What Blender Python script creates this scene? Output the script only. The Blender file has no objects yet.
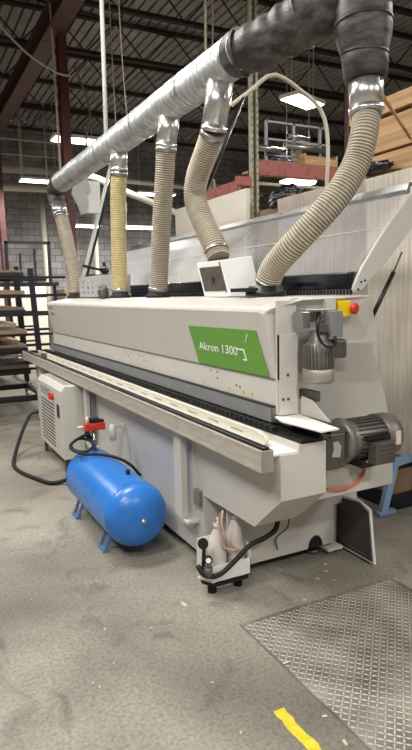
import bpy, bmesh, math, random
from mathutils import Vector, Matrix
random.seed(7)
C = bpy.context.scene.collection
PI = math.pi

# ---------------------------------------------------------------- materials
def lin(c):
    return tuple(((x/255)/12.92 if x/255 <= .04045 else (((x/255)+.055)/1.055)**2.4) for x in c) + (1,)

def mat(name, rgb, rough=.5, metal=0., noise=.0, scale=8., bump=0., rgb2=None, stretch=(1,1,1), spec=.5, detail=5, lo=.35, hi=.65):
    m = bpy.data.materials.new(name); m.use_nodes = True
    nt = m.node_tree; b = nt.nodes['Principled BSDF']
    b.inputs['Roughness'].default_value = rough; b.inputs['Metallic'].default_value = metal
    b.inputs['Specular IOR Level'].default_value = spec
    c = lin(rgb)
    if noise or bump or rgb2:
        tc = nt.nodes.new('ShaderNodeTexCoord'); mp = nt.nodes.new('ShaderNodeMapping')
        mp.inputs['Scale'].default_value = stretch
        n = nt.nodes.new('ShaderNodeTexNoise'); n.inputs['Scale'].default_value = scale; n.inputs['Detail'].default_value = detail
        nt.links.new(tc.outputs['Object'], mp.inputs['Vector']); nt.links.new(mp.outputs['Vector'], n.inputs['Vector'])
        r = nt.nodes.new('ShaderNodeValToRGB'); r.color_ramp.elements[0].position = lo; r.color_ramp.elements[1].position = hi
        c2 = lin(rgb2) if rgb2 else tuple(x*(1-noise) for x in c[:3])+(1,)
        r.color_ramp.elements[0].color = c2; r.color_ramp.elements[1].color = c
        nt.links.new(n.outputs['Fac'], r.inputs['Fac']); nt.links.new(r.outputs['Color'], b.inputs['Base Color'])
        if bump:
            bp = nt.nodes.new('ShaderNodeBump'); bp.inputs['Strength'].default_value = bump; bp.inputs['Distance'].default_value = .01
            nt.links.new(n.outputs['Fac'], bp.inputs['Height']); nt.links.new(bp.outputs['Normal'], b.inputs['Normal'])
    else:
        b.inputs['Base Color'].default_value = c
    return m

def emis(name, rgb, strength):
    m = bpy.data.materials.new(name); m.use_nodes = True
    b = m.node_tree.nodes['Principled BSDF']; b.inputs['Base Color'].default_value = lin(rgb)
    b.inputs['Emission Color'].default_value = lin(rgb); b.inputs['Emission Strength'].default_value = strength
    return m

M = {}
M['cream'] = mat('machine_paint', (202,198,190), .42, 0, .05, 2.5)
M['white'] = mat('white_paint', (232,231,227), .4, 0, .06, 6)
M['beigebar'] = mat('ivory_plastic', (214,208,192), .45)
M['beam'] = mat('worn_aluminium_beam', (188,180,168), .5, .15, .18, 40, .1, stretch=(1,.25,1))
M['greypaint'] = mat('grey_paint', (140,142,143), .45, .2, .12, 14)
M['green'] = mat('green_panel', (104,160,60), .45, 0, .06, 5)
M['letter'] = mat('white_lettering', (238,240,232), .5)
M['logo'] = mat('grey_lettering', (120,120,118), .5)
M['black'] = mat('black_plastic', (22,22,24), .42)
M['rubber'] = mat('black_rubber', (20,19,19), .7, 0, .3, 30)
M['chain'] = mat('greasy_chain', (48,42,38), .5, .5, .5, 60, .2)
M['glossblack'] = mat('blue_black_plastic', (18,20,30), .22, 0)
M['darkmetal'] = mat('grey_cast_iron', (104,98,93), .45, .45, .25, 20, .1)
M['motor'] = mat('motor_grey', (126,120,114), .42, .35, .25, 18)
M['steel'] = mat('steel', (176,174,170), .32, .85, .12, 20)
M['cap'] = mat('motor_cover', (168,160,148), .42, .3, .15, 10)
M['galv'] = mat('galvanised_duct', (214,216,216), .42, .6, .4, 11, .5, stretch=(1,2.5,1))
M['galvshiny'] = mat('shiny_duct', (216,216,214), .28, .85, .15, 12, stretch=(4,4,.4))
M['darkduct'] = mat('dusty_dark_duct', (112,106,101), .55, .2, .4, 9, .6, rgb2=(52,49,47), stretch=(1,1,2.5), lo=.4, hi=.75)
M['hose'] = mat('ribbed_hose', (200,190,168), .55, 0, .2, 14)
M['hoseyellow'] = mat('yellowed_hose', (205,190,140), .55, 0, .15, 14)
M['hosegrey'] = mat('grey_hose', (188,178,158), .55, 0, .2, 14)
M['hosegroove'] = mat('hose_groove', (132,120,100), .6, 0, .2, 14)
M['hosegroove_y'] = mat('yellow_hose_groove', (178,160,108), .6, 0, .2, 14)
M['blue'] = mat('blue_tank_paint', (46,122,206), .32, 0, .18, 6, .03)
M['bluelight'] = mat('faded_blue', (92,126,170), .5, 0, .2, 9)
M['paleblue'] = mat('pale_blue_steel', (136,164,200), .5, 0, .2, 9)
M['red'] = mat('red_plastic', (206,56,38), .4)
M['yellow'] = mat('yellow_plastic', (240,205,20), .45)
M['orange'] = mat('orange_air_tube', (226,120,66), .4)
M['redsteel'] = mat('red_primer', (104,62,58), .6, 0, .35, 4)
M['girder'] = mat('girder_primer', (82,50,47), .6, 0, .3, 4)
M['redbeam'] = mat('chipped_red_beam', (158,86,76), .55, 0, 0, 16, .05, rgb2=(104,58,50), lo=.3, hi=.45)
M['joist'] = mat('dark_red_joist', (50,36,35), .7, 0, .25, 6)
M['deck'] = mat('roof_deck', (150,146,140), .6, .1, .25, 2.5)
M['post'] = mat('cream_rack_post', (176,172,148), .5, 0, .3, 12)
M['blacksteel'] = mat('black_steel', (36,37,42), .45, .2, .25, 12)
M['pipe'] = mat('white_pipe', (206,200,184), .5, 0, .15, 5)
M['cord'] = mat('pale_cord', (196,188,170), .6)
M['rope'] = mat('tan_rope', (150,140,118), .8, 0, .3, 60)
M['wood'] = mat('plywood', (196,158,112), .6, 0, 0, 5, .05, rgb2=(168,130,88), stretch=(1,.15,6))
M['kraft'] = mat('brown_board', (142,116,94), .7, 0, .25, 4)
M['board_taupe'] = mat('taupe_laminate', (186,174,164), .5, 0, 0, 7, 0, rgb2=(164,152,142), stretch=(6,6,.25))
M['board_light'] = mat('pale_laminate', (224,215,200), .5, 0, 0, 7, 0, rgb2=(202,192,177), stretch=(6,6,.25))
M['board_white'] = mat('white_laminate', (228,220,205), .5, 0, .05, 3)
M['bottle'] = mat('milky_bottle', (214,206,200), .35, 0, .08, 8)
M['pinkfluid'] = mat('pink_bottle', (205,176,164), .35, 0, .12, 8)
M['crate'] = mat('grey_crate', (178,180,178), .5, 0, .08, 9)
M['bag'] = mat('black_bag', (26,26,30), .28, 0, .4, 20)
M['tape'] = mat('yellow_floor_paint', (218,202,52), .6, 0, .25, 25)
M['doorpanel'] = mat('dark_panel', (78,74,72), .5, 0, .2, 4)
M['debris'] = mat('wood_chips', (205,190,165), .8)
M['dark'] = mat('dark_hole', (14,13,13), .8)
M['lamp'] = emis('lamp_diffuser', (255,250,240), 14)
M['fan'] = mat('fan_grille', (112,104,96), .4, .4, .3, 18)

def concrete():
    m = bpy.data.materials.new('concrete_floor'); m.use_nodes = True
    nt = m.node_tree; b = nt.nodes['Principled BSDF']; N = nt.nodes.new; L = nt.links.new
    tc = N('ShaderNodeTexCoord')
    def noise(s, d, dist=0):
        n = N('ShaderNodeTexNoise'); n.inputs['Scale'].default_value = s; n.inputs['Detail'].default_value = d; n.inputs['Distortion'].default_value = dist
        L(tc.outputs['Object'], n.inputs['Vector']); return n
    def ramp(src, els):
        r = N('ShaderNodeValToRGB'); L(src, r.inputs['Fac'])
        while len(r.color_ramp.elements) < len(els): r.color_ramp.elements.new(.5)
        for e, (p, c) in zip(r.color_ramp.elements, els): e.position = p; e.color = c
        return r
    big = noise(.9, 8, .4); r1 = ramp(big.outputs['Fac'], [(.3, lin((106,100,90))), (.5, lin((136,130,118))), (.68, lin((158,152,139)))])
    fine = noise(60, 6); r2 = ramp(fine.outputs['Fac'], [(.3, (.6,.6,.6,1)), (.52, (1,1,1,1)), (.72, (1.25,1.25,1.25,1))])
    mx = N('ShaderNodeMixRGB'); mx.blend_type = 'MULTIPLY'; mx.inputs[0].default_value = .8
    L(r1.outputs[0], mx.inputs[1]); L(r2.outputs[0], mx.inputs[2])
    st = noise(3.3, 10, 1.2); r3 = ramp(st.outputs['Fac'], [(.28, (.5,.49,.47,1)), (.42, (1,1,1,1)), (1, (1,1,1,1))])
    mx2 = N('ShaderNodeMixRGB'); mx2.blend_type = 'MULTIPLY'; mx2.inputs[0].default_value = .8
    L(mx.outputs[0], mx2.inputs[1]); L(r3.outputs[0], mx2.inputs[2])
    # white specks of dust
    v = N('ShaderNodeTexVoronoi'); v.inputs['Scale'].default_value = 9; L(tc.outputs['Object'], v.inputs['Vector'])
    r4 = ramp(v.outputs['Distance'], [(.02, (1,1,1,1)), (.05, (0,0,0,1))])
    mx3 = N('ShaderNodeMixRGB'); L(r4.outputs[0], mx3.inputs[0]); L(mx2.outputs[0], mx3.inputs[1]); mx3.inputs[2].default_value = lin((190,184,172))
    L(mx3.outputs[0], b.inputs['Base Color'])
    b.inputs['Roughness'].default_value = .62
    bp = N('ShaderNodeBump'); bp.inputs['Strength'].default_value = .25; bp.inputs['Distance'].default_value = .004
    L(fine.outputs['Fac'], bp.inputs['Height']); L(bp.outputs['Normal'], b.inputs['Normal'])
    return m
M['concrete'] = concrete()

def cmu():
    m = bpy.data.materials.new('block_wall'); m.use_nodes = True
    nt = m.node_tree; b = nt.nodes['Principled BSDF']; N = nt.nodes.new; L = nt.links.new
    tc = N('ShaderNodeTexCoord'); mp = N('ShaderNodeMapping'); mp.inputs['Rotation'].default_value = (PI/2, 0, 0)
    br = N('ShaderNodeTexBrick'); br.inputs['Scale'].default_value = 1; br.inputs['Brick Width'].default_value = .42; br.inputs['Row Height'].default_value = .21
    br.inputs['Mortar Size'].default_value = .012
    br.inputs['Color1'].default_value = lin((150,146,146)); br.inputs['Color2'].default_value = lin((130,126,126)); br.inputs['Mortar'].default_value = lin((96,92,92))
    L(tc.outputs['Object'], mp.inputs['Vector']); L(mp.outputs['Vector'], br.inputs['Vector'])
    n = N('ShaderNodeTexNoise'); n.inputs['Scale'].default_value = 1.3; n.inputs['Detail'].default_value = 9; L(tc.outputs['Object'], n.inputs['Vector'])
    r = N('ShaderNodeValToRGB'); r.color_ramp.elements[0].position = .35; r.color_ramp.elements[1].position = .65
    r.color_ramp.elements[0].color = (.6,.6,.6,1); r.color_ramp.elements[1].color = (1.15,1.15,1.15,1)
    L(n.outputs['Fac'], r.inputs['Fac'])
    mx = N('ShaderNodeMixRGB'); mx.blend_type = 'MULTIPLY'; mx.inputs[0].default_value = 1
    L(br.outputs['Color'], mx.inputs[1]); L(r.outputs[0], mx.inputs[2]); L(mx.outputs[0], b.inputs['Base Color'])
    b.inputs['Roughness'].default_value = .85
    return m
M['cmu'] = cmu()

def clear():
    m = bpy.data.materials.new('scuffed_clear_sheet'); m.use_nodes = True
    nt = m.node_tree; N = nt.nodes.new; L = nt.links.new
    out = nt.nodes['Material Output']; b = nt.nodes['Principled BSDF']
    b.inputs['Base Color'].default_value = lin((226,226,226)); b.inputs['Roughness'].default_value = .28
    tr = N('ShaderNodeBsdfTransparent'); tr.inputs['Color'].default_value = (.93,.93,.94,1)
    lw = N('ShaderNodeLayerWeight'); lw.inputs['Blend'].default_value = .5
    pw = N('ShaderNodeMath'); pw.operation = 'POWER'; pw.inputs[1].default_value = 4; L(lw.outputs['Facing'], pw.inputs[0])
    fr = N('ShaderNodeMath'); fr.operation = 'MULTIPLY'; fr.inputs[1].default_value = 1.1; L(pw.outputs[0], fr.inputs[0])
    n = N('ShaderNodeTexNoise'); n.inputs['Scale'].default_value = 3; n.inputs['Detail'].default_value = 6
    tc = N('ShaderNodeTexCoord'); L(tc.outputs['Object'], n.inputs['Vector'])
    a = N('ShaderNodeMath'); a.operation = 'MULTIPLY_ADD'; a.inputs[1].default_value = .14; a.inputs[2].default_value = -.02; L(n.outputs['Fac'], a.inputs[0])
    a2 = N('ShaderNodeMath'); a2.operation = 'ADD'; a2.use_clamp = True; L(a.outputs[0], a2.inputs[0]); L(fr.outputs[0], a2.inputs[1])
    mx = N('ShaderNodeMixShader'); L(a2.outputs[0], mx.inputs[0]); L(tr.outputs[0], mx.inputs[1]); L(b.outputs[0], mx.inputs[2])
    L(mx.outputs[0], out.inputs['Surface'])
    return m
M['clear'] = clear()

# ---------------------------------------------------------------- mesh helpers
def bx(bm, x0, x1, y0, y1, z0, z1, mtx=None):
    vs = [bm.verts.new(p) for p in ((x0,y0,z0),(x1,y0,z0),(x1,y1,z0),(x0,y1,z0),(x0,y0,z1),(x1,y0,z1),(x1,y1,z1),(x0,y1,z1))]
    if mtx:
        for v in vs: v.co = mtx @ v.co
    for f in ((0,3,2,1),(4,5,6,7),(0,1,5,4),(1,2,6,5),(2,3,7,6),(3,0,4,7)): bm.faces.new([vs[i] for i in f])
    return vs

def prism(bm, pts, axis, a, b):
    """pts in the two other axes (order XYZ without axis), extruded from a to b."""
    def P(p, t):
        if axis == 'X': return (t, p[0], p[1])
        if axis == 'Y': return (p[0], t, p[1])
        return (p[0], p[1], t)
    v0 = [bm.verts.new(P(p, a)) for p in pts]; v1 = [bm.verts.new(P(p, b)) for p in pts]
    n = len(pts)
    bm.faces.new(v0); bm.faces.new(v1[::-1])
    for i in range(n): bm.faces.new((v0[i], v1[i], v1[(i+1)%n], v0[(i+1)%n]))

def frames(path):
    T = []
    n = len(path)
    for i in range(n):
        T.append((path[min(i+1,n-1)] - path[max(i-1,0)]).normalized())
    up = Vector((0,0,1)) if abs(T[0].z) < .9 else Vector((1,0,0))
    N_ = (up - T[0]*up.dot(T[0])).normalized(); out = []
    for t in T:
        N_ = (N_ - t*N_.dot(t)).normalized(); out.append((N_.copy(), t.cross(N_).normalized()))
    return out

def tube(bm, path, r, seg=12, cap=True):
    path = [Vector(p) for p in path]
    fr = frames(path); rings = []
    for i, (p, (a, b)) in enumerate(zip(path, fr)):
        rr = r[i] if isinstance(r, (list, tuple)) else r
        rings.append([bm.verts.new(p + (a*math.cos(2*PI*k/seg) + b*math.sin(2*PI*k/seg))*rr) for k in range(seg)])
    for q in range(len(rings)-1):
        for k in range(seg):
            f = bm.faces.new((rings[q][k], rings[q][(k+1)%seg], rings[q+1][(k+1)%seg], rings[q+1][k])); f.smooth = True
    if cap:
        bm.faces.new(rings[0][::-1]); bm.faces.new(rings[-1])

def spline(pts, step):
    pts = [Vector(p) for p in pts]; P = [pts[0]*2-pts[1]] + pts + [pts[-1]*2-pts[-2]]
    out = []
    for i in range(1, len(P)-2):
        for k in range(24):
            t = k/24; a,b,c,d = P[i-1:i+3]
            out.append(.5*((2*b)+(c-a)*t+(2*a-5*b+4*c-d)*t*t+(3*b-a-3*c+d)*t**3))
    out.append(pts[-1])
    res = [out[0]]; acc = 0
    for i in range(1, len(out)):
        seg = (out[i]-out[i-1]); l = seg.length
        while l > 0 and acc + l >= step:
            t = (step-acc)/l; p = out[i-1].lerp(out[i], t) if False else (out[i]-seg*(1-t)); res.append(p.copy())
            seg = out[i]-p; l = seg.length; acc = 0
        acc += l
    if (res[-1]-out[-1]).length > step*.3: res.append(out[-1])
    return res

def cyl(bm, p0, p1, r0, r1=None, seg=20):
    tube(bm, [p0, p1], [r0, r0 if r1 is None else r1], seg)

def lathe(bm, prof, p0, axis, seg=24):
    """prof: (distance along axis, radius)"""
    p0 = Vector(p0); axis = Vector(axis).normalized()
    tube(bm, [p0+axis*d for d, r in prof], [max(r, .0005) for d, r in prof], seg)

def bar(bm, p0, p1, w, h):
    """rectangular bar between points, w sideways, h in the upright direction"""
    p0 = Vector(p0); p1 = Vector(p1); t = (p1-p0).normalized()
    up = Vector((0,0,1)) if abs(t.z) < .95 else Vector((0,1,0))
    s = t.cross(up).normalized(); u = s.cross(t).normalized()
    vs = []
    for p in (p0, p1):
        for a, b in ((-1,-1),(1,-1),(1,1),(-1,1)): vs.append(bm.verts.new(p + s*a*w/2 + u*b*h/2))
    for f in ((0,1,2,3),(7,6,5,4),(0,4,5,1),(1,5,6,2),(2,6,7,3),(3,7,4,0)): bm.faces.new([vs[i] for i in f])

def wpos(o):
    p = Vector((0,0,0))
    while o: p += o.location; o = o.parent
    return p

def obj(name, bm, m, parent=None, bevel=0, smooth=False):
    me = bpy.data.meshes.new(name)
    bmesh.ops.recalc_face_normals(bm, faces=bm.faces[:])
    base = wpos(parent) if parent else None
    if base is None:
        xs = [v.co for v in bm.verts]
        base = Vector(((min(c.x for c in xs)+max(c.x for c in xs))/2, (min(c.y for c in xs)+max(c.y for c in xs))/2, min(c.z for c in xs)))
        loc = base
    else: loc = Vector((0,0,0))
    for v in bm.verts: v.co -= base
    if smooth:
        for f in bm.faces: f.smooth = True
    bm.to_mesh(me); bm.free()
    o = bpy.data.objects.new(name, me); C.objects.link(o)
    o.location = loc; me.materials.append(m)
    if parent: o.parent = parent
    if bevel:
        b = o.modifiers.new('bevel', 'BEVEL'); b.width = bevel; b.segments = 2; b.limit_method = 'ANGLE'; b.angle_limit = math.radians(40)
    return o

def part(name, fn, m, parent, bevel=0, smooth=False, label=None):
    bm = bmesh.new(); fn(bm); o = obj(name, bm, m, parent, bevel, smooth)
    if label: o['label'] = label
    return o

def thing(name, label, cat, loc=(0,0,0), group=None):
    o = bpy.data.objects.new(name, None); C.objects.link(o); o.location = loc; o.empty_display_size = .1
    o['label'] = label; o['category'] = cat
    if group: o['group'] = group
    return o

def single(name, fn, m, label, cat, group=None, bevel=0, smooth=False):
    bm = bmesh.new(); fn(bm); o = obj(name, bm, m, None, bevel, smooth)
    o['label'] = label; o['category'] = cat
    if group: o['group'] = group
    return o

def struct(name, fn, m, parent=None):
    bm = bmesh.new(); fn(bm); o = obj(name, bm, m, parent)
    if not parent: o['kind'] = 'structure'
    return o

def dup(root, delta, label=None, group=None):
    r = root.copy(); C.objects.link(r); r.location = root.location + Vector(delta)
    if label: r['label'] = label
    if group: r['group'] = group
    def kids(a, b):
        for ch in list(a.children):
            c = ch.copy(); C.objects.link(c); c.parent = b; kids(ch, c)
    kids(root, r)
    return r

def text(name, body, size, m, parent, origin, right, up, shear=0, xs=1, depth=.0008):
    cu = bpy.data.curves.new('t', 'FONT'); cu.body = body; cu.size = size; cu.extrude = depth; cu.shear = shear
    t = bpy.data.objects.new('t', cu); C.objects.link(t)
    bpy.context.view_layer.update()
    me = bpy.data.meshes.new_from_object(t.evaluated_get(bpy.context.evaluated_depsgraph_get()))
    bpy.data.objects.remove(t)
    R_ = Vector(right).normalized(); U_ = Vector(up).normalized(); Nn = R_.cross(U_)
    o0 = Vector(origin) - wpos(parent)
    for v in me.vertices: v.co = o0 + R_*v.co.x*xs + U_*v.co.y + Nn*v.co.z
    me.name = name; me.materials.clear(); me.materials.append(m)
    o = bpy.data.objects.new(name, me); C.objects.link(o); o.parent = parent
    return o

# ---------------------------------------------------------------- setting
CZ = 7.05
struct('floor', lambda b: bx(b, -7, 16, -6, 20, -.1, 0), M['concrete'])
def deck(b):
    x = -7.0; pts = []
    while x < 16:
        pts += [(x, CZ), (x+.13, CZ), (x+.135, CZ+.1), (x+.175, CZ+.1), (x+.18, CZ)]; x += .20
    pts += [(x, CZ), (x, CZ+.2), (-7, CZ+.2)]
    prism(b, pts, 'Y', -6, 20)
struct('ceiling', deck, M['deck'])
struct('wall_back', lambda b: bx(b, -7, 16, 20, 20.2, 0, CZ), M['cmu'])
struct('wall_left', lambda b: bx(b, -7.2, -7, -6, 20, 0, CZ), M['cmu'])
struct('wall_right', lambda b: bx(b, 16, 16.2, -6, 20, 0, CZ), M['cmu'])
struct('wall_front', lambda b: bx(b, -7, 16, -6.2, -6, 0, CZ), M['cmu'])

# roof girder and column
def girder(b):
    bx(b, 2.50, 2.80, -5.9, 19.9, 5.92, 5.95); bx(b, 2.50, 2.80, -5.9, 19.9, 6.28, 6.31); bx(b, 2.64, 2.66, -5.9, 19.9, 5.95, 6.28)
single('roof_girder', girder, M['girder'], 'long red primed steel roof girder running above the machine, resting on the red column', 'girder')
def column(x, y, top):
    def f(b):
        bx(b, x-.07, x+.07, y-.1, y-.085, 0.01, top); bx(b, x-.07, x+.07, y+.085, y+.1, 0.01, top); bx(b, x-.01, x+.01, y-.085, y+.085, 0.01, top)
        bx(b, x-.17, x+.17, y-.17, y+.17, 0, .02)
    return f
single('steel_column', column(2.76, 10.5, 5.915), M['redsteel'], 'dark red steel column under the roof girder, seen behind the silver duct', 'column')
single('steel_column', column(2.62, 17, 5.915), M['redsteel'], 'red steel column near the far block wall, beyond the black panel racks', 'column')
def joist(b, y):
    zt, zb = 6.97, 6.32
    for z in (zt, zb):
        bx(b, -6.9, 15.9, y-.05, y-.012, z-.035, z+.035); bx(b, -6.9, 15.9, y+.012, y+.05, z-.035, z+.035)
    x = -6.9; s = 0
    while x < 15.3:
        a, c = ((zt, zb) if s % 2 == 0 else (zb, zt))
        cyl(b, (x, y, a), (x+.62, y, c), .016, seg=5); x += .62; s += 1
    x = -6.9
bm = bmesh.new(); joist(bm, 8.1)
j0 = obj('roof_joist', bm, M['joist'])
j0['label'] = 'dark open-web steel roof joist spanning under the ribbed metal deck'; j0['category'] = 'joist'; j0['group'] = 'open-web roof joists'
for k in range(1, 6): dup(j0, (0, 1.95*k, 0))
dup(j0, (0, -1.95, 0))
def strut(b, p0, p1, r=.03): cyl(b, p0, p1, r, seg=8)
single('bridging_rod', lambda b: (strut(b, (1.2,10.1,6.33), (5.5,12,6.9), .022)), M['joist'], 'thin diagonal brace crossing between roof joists right of the girder', 'brace')

# ---------------------------------------------------------------- lamps
def lamp(x, y, z, label, rot=0, w=1.2, d=.42, power=120, group=None, light=True):
    t = thing('ceiling_light', label, 'light', (x, y, z), group)
    def R2(b, *a): bx(b, *a)
    part('housing', lambda b: bx(b, x-w/2, x+w/2, y-d/2, y+d/2, z+.012, z+.07), M['white'], t)
    part('diffuser', lambda b: bx(b, x-w/2+.02, x+w/2-.02, y-d/2+.02, y+d/2-.02, z, z+.012), M['lamp'], t)
    for s in (-1, 1):
        part('hanging_wire', lambda b: cyl(b, (x+s*w*.4, y, z+.07), (x+s*w*.4, y, CZ-.01), .008, seg=5), M['cord'], t)
    t.rotation_euler.z = rot
    if light:
        l = bpy.data.lights.new('lamp_light', 'AREA'); l.shape = 'RECTANGLE'; l.size = w; l.size_y = d; l.energy = power; l.color = (1, .985, .955)
        o = bpy.data.objects.new('lamp_light', l); C.objects.link(o); o.parent = t; o.location = (0, 0, -.02)
    return t
PW = 170
lamp(5.83, 7.9, 4.5, 'bright flat light hanging above the rack of silver rollers', power=PW, rot=.35, w=.75, d=.36)
lamp(3.37, 11.5, 4.5, 'bright flat light hanging just above the far end of the silver duct', power=PW)
lamp(3.43, 15.8, 4.5, 'bright flat light left of the duct elbow near the white pipes', power=PW, w=1.0)
lamp(6.97, 16.7, 4.5, 'small distant light seen between the two straight hoses, upper of the two', power=PW)
lamp(6.85, 17.5, 3.6, 'low distant light seen between the straight hoses, lower of the two', power=PW*.6, w=1.3, d=.3)
lamp(4.88, 17.5, 3.6, 'low distant light behind the hose farthest from the camera', power=PW*.4, w=1.2, d=.3)
lamp(6.54, 9.0, 3.5, 'small light glowing under the red rack beam', power=60, w=.6, d=.3)
# lamps over the aisle where the photographer stands and behind (same fixtures, out of frame)
for (x, y) in ((-1.6, -1.5), (.4, 4.4), (-1.9, 1.2), (-1.8, 7.2), (-1.8, 12), (1.6, -3.2), (5.6, -2.2), (6.0, 2.8)):
    lamp(x, y, 5.0, 'flat ceiling light over the open aisle', power=PW*.92, w=1.5, d=.5, group='lights over the aisle')

# ---------------------------------------------------------------- the edgebander
mach = thing('edgebanding_machine', 'long cream edgebanding machine with green name panel, standing across the shop floor', 'machine', (1.8, 2.14, 0))
FX = lambda z: 1.55 + (1.515-z)*(1.617-1.55)/(1.515-1.166)      # slanting front of the hood
YN, YF = 2.41, 7.2
def sidebody(b):
    prism(b, [(2.14,.866),(2.14,.653),(2.37,.454),(2.92,.446),(2.92,.07),(7.6,.07),(7.6,.866)], 'X', 1.46, 1.715)
    bx(b, 1.561, 1.715, 2.14, 7.6, .866, .905)
part('bed', sidebody, M['cream'], mach)
def base(b): bx(b, 1.716, 2.24, 2.73, 7.6, .07, .90)
def base_arch(b):
    # end panel with an arched opening at its foot
    y0, y1 = 2.715, 2.729
    xs, xr, zz = 2.10, .055, .07
    arc = [(xs + xr*math.cos(a), zz + .075*math.sin(a)*1.0) for a in [PI*k/10 for k in range(11)]]
    pts = [(1.5, .07), (xs-xr, .07)] + [(x, z) for x, z in arc[::-1]][1:-1] + [(xs+xr, .07), (2.24, .07), (2.24, .56), (1.5, .56)]
    prism(b, pts, 'Y', y0, y1)
part('base_cabinet', base, M['cream'], mach)
part('end_panel', base_arch, M['cream'], mach)
part('service_opening', lambda b: prism(b, [(2.10+.052*math.cos(PI*k/10), .0715+.068*math.sin(PI*k/10)) for k in range(11)], 'Y', 2.7145, 2.7158), M['dark'], mach)
part('plinth', lambda b: (bx(b, 1.58, 2.2, 2.85, 7.5, 0.0, .07), bx(b, 1.52, 1.58, 3.0, 7.5, 0, .07)), M['dark'], mach)
def foot(x, y):
    return lambda b: (cyl(b, (x,y,0), (x,y,.02), .045, seg=14), cyl(b, (x,y,.02), (x,y,.07), .012, seg=10))
for x, y in ((1.65, 2.80), (2.14, 2.80)): part('levelling_foot', foot(x, y), M['darkmetal'], mach)
part('foot_bracket', lambda b: bx(b, 2.18, 2.29, 2.69, 2.8, .03, .045), M['white'], mach)
part('cable', lambda b: tube(b, spline([(1.75,2.5,.46),(1.82,2.6,.3),(1.80,2.69,.2),(1.82,2.70,.12)], .03), .004, 6), M['black'], mach)

# motor bracket on the near end
part('motor_bracket', lambda b: (bx(b, 1.716, 2.30, 2.3, 2.72, .55, .71), prism(b, [(2.3,.55),(2.72,.55),(2.72,.40)], 'X', 1.716, 2.24)), M['cream'], mach, .004)
# hood
def hood(b):
    pts = [(FX(1.166)+.003,1.17),(1.551,1.500),(1.556,1.516),(1.575,1.528),(1.80,1.568),(2.2,1.572),(2.2,1.335),(1.73,1.335),(1.73,1.17)]
    n = len(pts); ys = [2.41, 2.45, 7.2]
    # the near end is cut back to a chamfer
    near = [(1.62,2.41,1.17),(1.562,2.43,1.49),(1.570,2.43,1.505),(1.59,2.41,1.515),(1.74,2.36,1.556),(2.2,2.36,1.565),(2.2,2.42,1.335),(1.73,2.42,1.335),(1.73,2.41,1.17)]
    rings = [[bm_.new(p) for p in near] for bm_ in (b.verts,)] + [[b.verts.new((x, y, z)) for x, z in pts] for y in (2.47, 7.2)]
    for q in range(2):
        for i in range(n): b.faces.new((rings[q][i], rings[q][(i+1)%n], rings[q+1][(i+1)%n], rings[q+1][i]))
    b.faces.new(rings[0]); b.faces.new(rings[-1][::-1])
part('hood', hood, M['cream'], mach, .003)
part('lower_panel', lambda b: (bx(b, 1.618, 1.729, 2.415, 7.22, 1.036, 1.167), bx(b, 1.62, 1.729, 2.74, 7.2, .906, 1.035)), M['cream'], mach)
part('seam_strip', lambda b: bx(b, 1.6155, 1.64, 2.415, 7.2, 1.161, 1.1705), M['logo'], mach)
part('near_end_panel', lambda b: (bx(b, 1.6165, 1.73, 2.395, 2.414, .99, 1.555), bx(b, 1.622, 1.73, 2.38, 2.394, .99, 1.39)), M['cream'], mach, .002)
part('panel_slot', lambda b: bx(b, 1.6165, 1.6205, 2.384, 2.3945, 1.17, 1.39), M['dark'], mach)
part('pressure_beam', lambda b: bx(b, 1.60, 1.64, 2.42, 7.25, .95, 1.026), M['greypaint'], mach, .002)
part('pressure_beam_edge', lambda b: (bx(b, 1.599, 1.64, 2.418, 7.25, 1.0265, 1.034), bx(b, 1.5995, 1.601, 2.418, 2.424, .95, 1.0265)), M['black'], mach)
# green name panel, lying on the slanting hood face
def panel(b):
    pts = [(3.30,1.402),(2.512,1.408),(2.465,1.174),(3.245,1.174)]
    vs = []
    for off in (-.0005, -.0035): vs.append([b.verts.new((FX(z)+off, y, z)) for y, z in pts])
    b.faces.new(vs[0]); b.faces.new(vs[1][::-1])
    for i in range(4): b.faces.new((vs[0][i], vs[1][i], vs[1][(i+1)%4], vs[0][(i+1)%4]))
gp = part('name_panel', panel, M['green'], mach, label='green name panel')
upv = Vector((FX(2)-FX(1), 0, 1))
text('lettering', 'Akron 1300', .070, M['letter'], gp, (FX(1.26)-.0045, 3.20, 1.262), (0,-1,0), upv, .12, 1.36)
def hook(b):
    zz = lambda y, z: (FX(z)-.005, y, z)
    for p, q in (((2.735,1.298),(2.666,1.298)), ((2.668,1.301),(2.650,1.242)), ((2.648,1.244),(2.688,1.244)), ((2.63,1.34),(2.60,1.385))):
        if q[1] > 1.4: q = (2.592, 1.40)
        bar(b, zz(*p), zz(*q), .002, .007)
part('hook_mark', hook, M['letter'], gp)
text('maker_lettering', 'BIESSE', .05, M['logo'], mach, (FX(1.45)-.0015, 7.12, 1.45), (0,-1,0), upv, 0, 1.6)
text('maker_lettering', 'BIESSE', .05, M['logo'], mach, (FX(1.38)-.0015, 7.10, 1.38), (0,-1,0), upv, 0, 1.6)
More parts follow.
